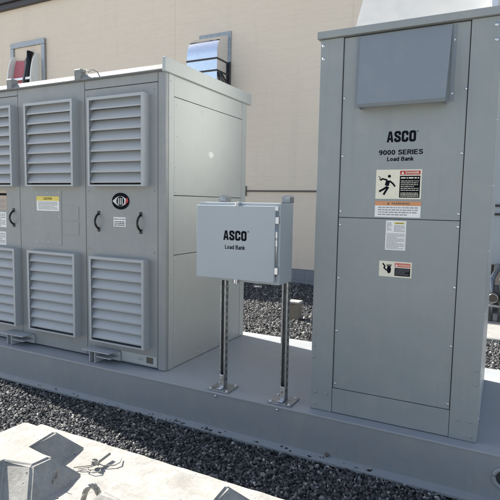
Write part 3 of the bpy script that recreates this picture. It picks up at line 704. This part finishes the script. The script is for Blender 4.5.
# wire rope lifting loop cast into the top
def loop(cx, cy):
    pts = [(cx - .030, cy - .012, .280), (cx - .028, cy - .010, .325), (cx - .016, cy - .003, .356), (cx - .002, cy + .004, .366), (cx + .014, cy + .008, .352), (cx + .026, cy + .014, .322), (cx + .030, cy + .016, .280)]
    sm = []
    for i in range(len(pts) - 1):
        for k in range(5):
            t = k / 5; sm.append(Vector(pts[i]).lerp(Vector(pts[i + 1]), t))
    sm.append(Vector(pts[-1])); sm = [sm[0]] + [(sm[i - 1] + sm[i] * 2 + sm[i + 1]) / 4 for i in range(1, len(sm) - 1)] + [sm[-1]]
    mb = MB()
    for s in range(3):
        tw = []
        for i, p in enumerate(sm):
            d = (sm[min(i + 1, len(sm) - 1)] - sm[max(i - 1, 0)]).normalized(); u = d.orthogonal().normalized(); w = d.cross(u); a = i * .38 + s * 2.094
            tw.append(p + .0052 * (math.cos(a) * u + math.sin(a) * w))
        mb.tube(tw, .0052, 6)
    mb.build('lifting_loop', 'oldwire', blk)
loop(-.107, -1.672)
# twisted tie wire lying on the block
wt = MB(); z = .3085
wt.tube([(-.298, -1.575, z), (-.315, -1.553, z + .004), (-.302, -1.530, z), (-.270, -1.510, z + .004), (-.262, -1.490, z + .01)], .0021, 6)
wt.tube([(-.261, -1.498, z + .01), (-.235, -1.485, z), (-.202, -1.463, z), (-.196, -1.442, z + .002), (-.215, -1.410, z)], .0021, 6)
wt.tube([(-.275, -1.520, z), (-.262, -1.540, z), (-.232, -1.540, z), (-.216, -1.522, z), (-.232, -1.504, z + .004)], .0020, 6)
wt.tube([(-.300, -1.545, z), (-.262, -1.520, z + .006), (-.245, -1.500, z + .012)], .0021, 6)
wt.tube([(-.262, -1.505, z + .006), (-.258, -1.480, z + .010), (-.262, -1.425, z + .012)], .006, 8)
wt.tube([(-.262 + .014 * math.cos(t * .8), -1.500 + .012 * math.sin(t * .8), z + .004 + t * .0008) for t in range(24)], .0028, 6)
tag(wt.build('tie_wire', 'oldwire'), 'twisted grey wire scrap lying on the sunlit concrete block', 'wire')

# ================================================================== things behind the skid
st = thing('stone_block', (-1.44, 3.40, GZ), 'small tan paver stone standing upright in the gravel behind', 'paver')
MB().box(-1.515, -1.365, 3.33, 3.47, GZ - .02, -.055, bev=.006).build('body', 'tanblock', st)
MB().box(-1.525, -1.350, 3.32, 3.48, -.053, -.020, bev=.006).build('cap', 'kerb', st)

pad = thing('concrete_pad', (2.1, 4.3, GZ), 'pale concrete pad edge behind the tall cabinet at right', 'concrete pad')
MB().box(.80, 3.6, 3.52, 6.2, GZ - .05, -.225, bev=.012).build('slab', 'kerb', pad)
eq = thing('background_enclosure', (2.0, 5.4, -.22), 'pale blue grey enclosure glimpsed behind the tall cabinet at right', 'equipment cabinet')
MB().box(.78, 3.2, 5.0, 6.0, .48, 2.62, bev=.01).build('housing', 'box', eq)
MB().box(.80, 3.2, 4.975, 4.998, 1.18, 1.21).box(.80, 3.2, 4.975, 4.998, 1.30, 1.33).build('vent_slits', 'gap', eq)
for X in (.84, 1.6, 2.4, 3.1): bx('leg', 'bronze', eq, X, X + .08, 5.02, 5.96, -.224, .479)
pm = thing('pipe_valves', (1.05, 4.5, -.22), 'dark pipework with valves in front of the pale enclosure', 'pipes')
for X, r in ((.93, .035), (1.06, .05), (1.24, .045)): MB().tube([(X, 4.5, -.224), (X, 4.5, .35), (X + .05, 4.75, .45), (X + .05, 4.98, .47)], r, 10).build('pipe', 'strut', pm)
for X, z in ((.95, .10), (1.10, .22), (1.26, .02)):
    v = MB().tube([(X, 4.42, z), (X, 4.58, z)], .07, 10).build('valve', 'brown', pm)
    MB().tube([(X + .06 * math.cos(t * .6283), 4.38, z + .06 * math.sin(t * .6283)) for t in range(10)], .008, 6, closed=True).build('hand_wheel', 'strut', v)
MB().tube([(.85, 4.5, -.02), (1.6, 4.5, -.02)], .03, 10).build('cross_pipe', 'strut', pm)

# ================================================================== LIGHT, SKY, CAMERA
EL, AZ = math.radians(37), math.radians(11)       # sun from the left, slightly behind the cabinets
sd = Vector((-math.cos(EL) * math.cos(AZ), math.cos(EL) * math.sin(AZ), math.sin(EL)))
L = bpy.data.lights.new('sun', 'SUN'); L.energy = 5.0; L.angle = math.radians(.5); L.color = (1, .95, .87)
lo = bpy.data.objects.new('sun', L); COL.objects.link(lo); lo.rotation_euler = sd.to_track_quat('Z', 'Y').to_euler(); lo.location = (0, 0, 8)
w = bpy.data.worlds.new('World'); S.world = w; w.use_nodes = True; nt = w.node_tree
bg = nt.nodes['Background']; sky = nt.nodes.new('ShaderNodeTexSky'); sky.sky_type = 'NISHITA'; sky.sun_disc = False
sky.sun_elevation = EL; sky.sun_rotation = math.atan2(sd.x, sd.y); sky.air_density = 1.0; sky.dust_density = 1.5; sky.ozone_density = 1.0
hs = nt.nodes.new('ShaderNodeHueSaturation'); hs.inputs['Saturation'].default_value = .85
nt.links.new(sky.outputs[0], hs.inputs['Color']); nt.links.new(hs.outputs[0], bg.inputs[0]); bg.inputs[1].default_value = .085

cam = bpy.data.cameras.new('camera'); co = bpy.data.objects.new('camera', cam); COL.objects.link(co); S.camera = co
r = Vector((0.88952334, 0.4565351, 0.01799783)); u = Vector((-0.05835083, 0.07444616, 0.99551642)); fw = Vector((-0.45314832, 0.88658529, -0.0928608))
co.matrix_world = Matrix(((r.x, u.x, -fw.x, 1.0283), (r.y, u.y, -fw.y, -2.8022), (r.z, u.z, -fw.z, 1.2803), (0, 0, 0, 1)))
cam.sensor_width = 36; cam.sensor_fit = 'HORIZONTAL'; cam.lens = 36 * 496.0164 / 500; cam.clip_end = 600; cam.clip_start = .05
S.view_settings.view_transform = 'Standard'; S.view_settings.look = 'None'; S.view_settings.gamma = 1
S.view_settings.exposure = 1.42
try: S.view_settings.use_curve_mapping = False
except Exception: pass
S.cycles.use_denoising = True
S.cycles.blur_glossy = .05
S.cycles.sample_clamp_indirect = 40
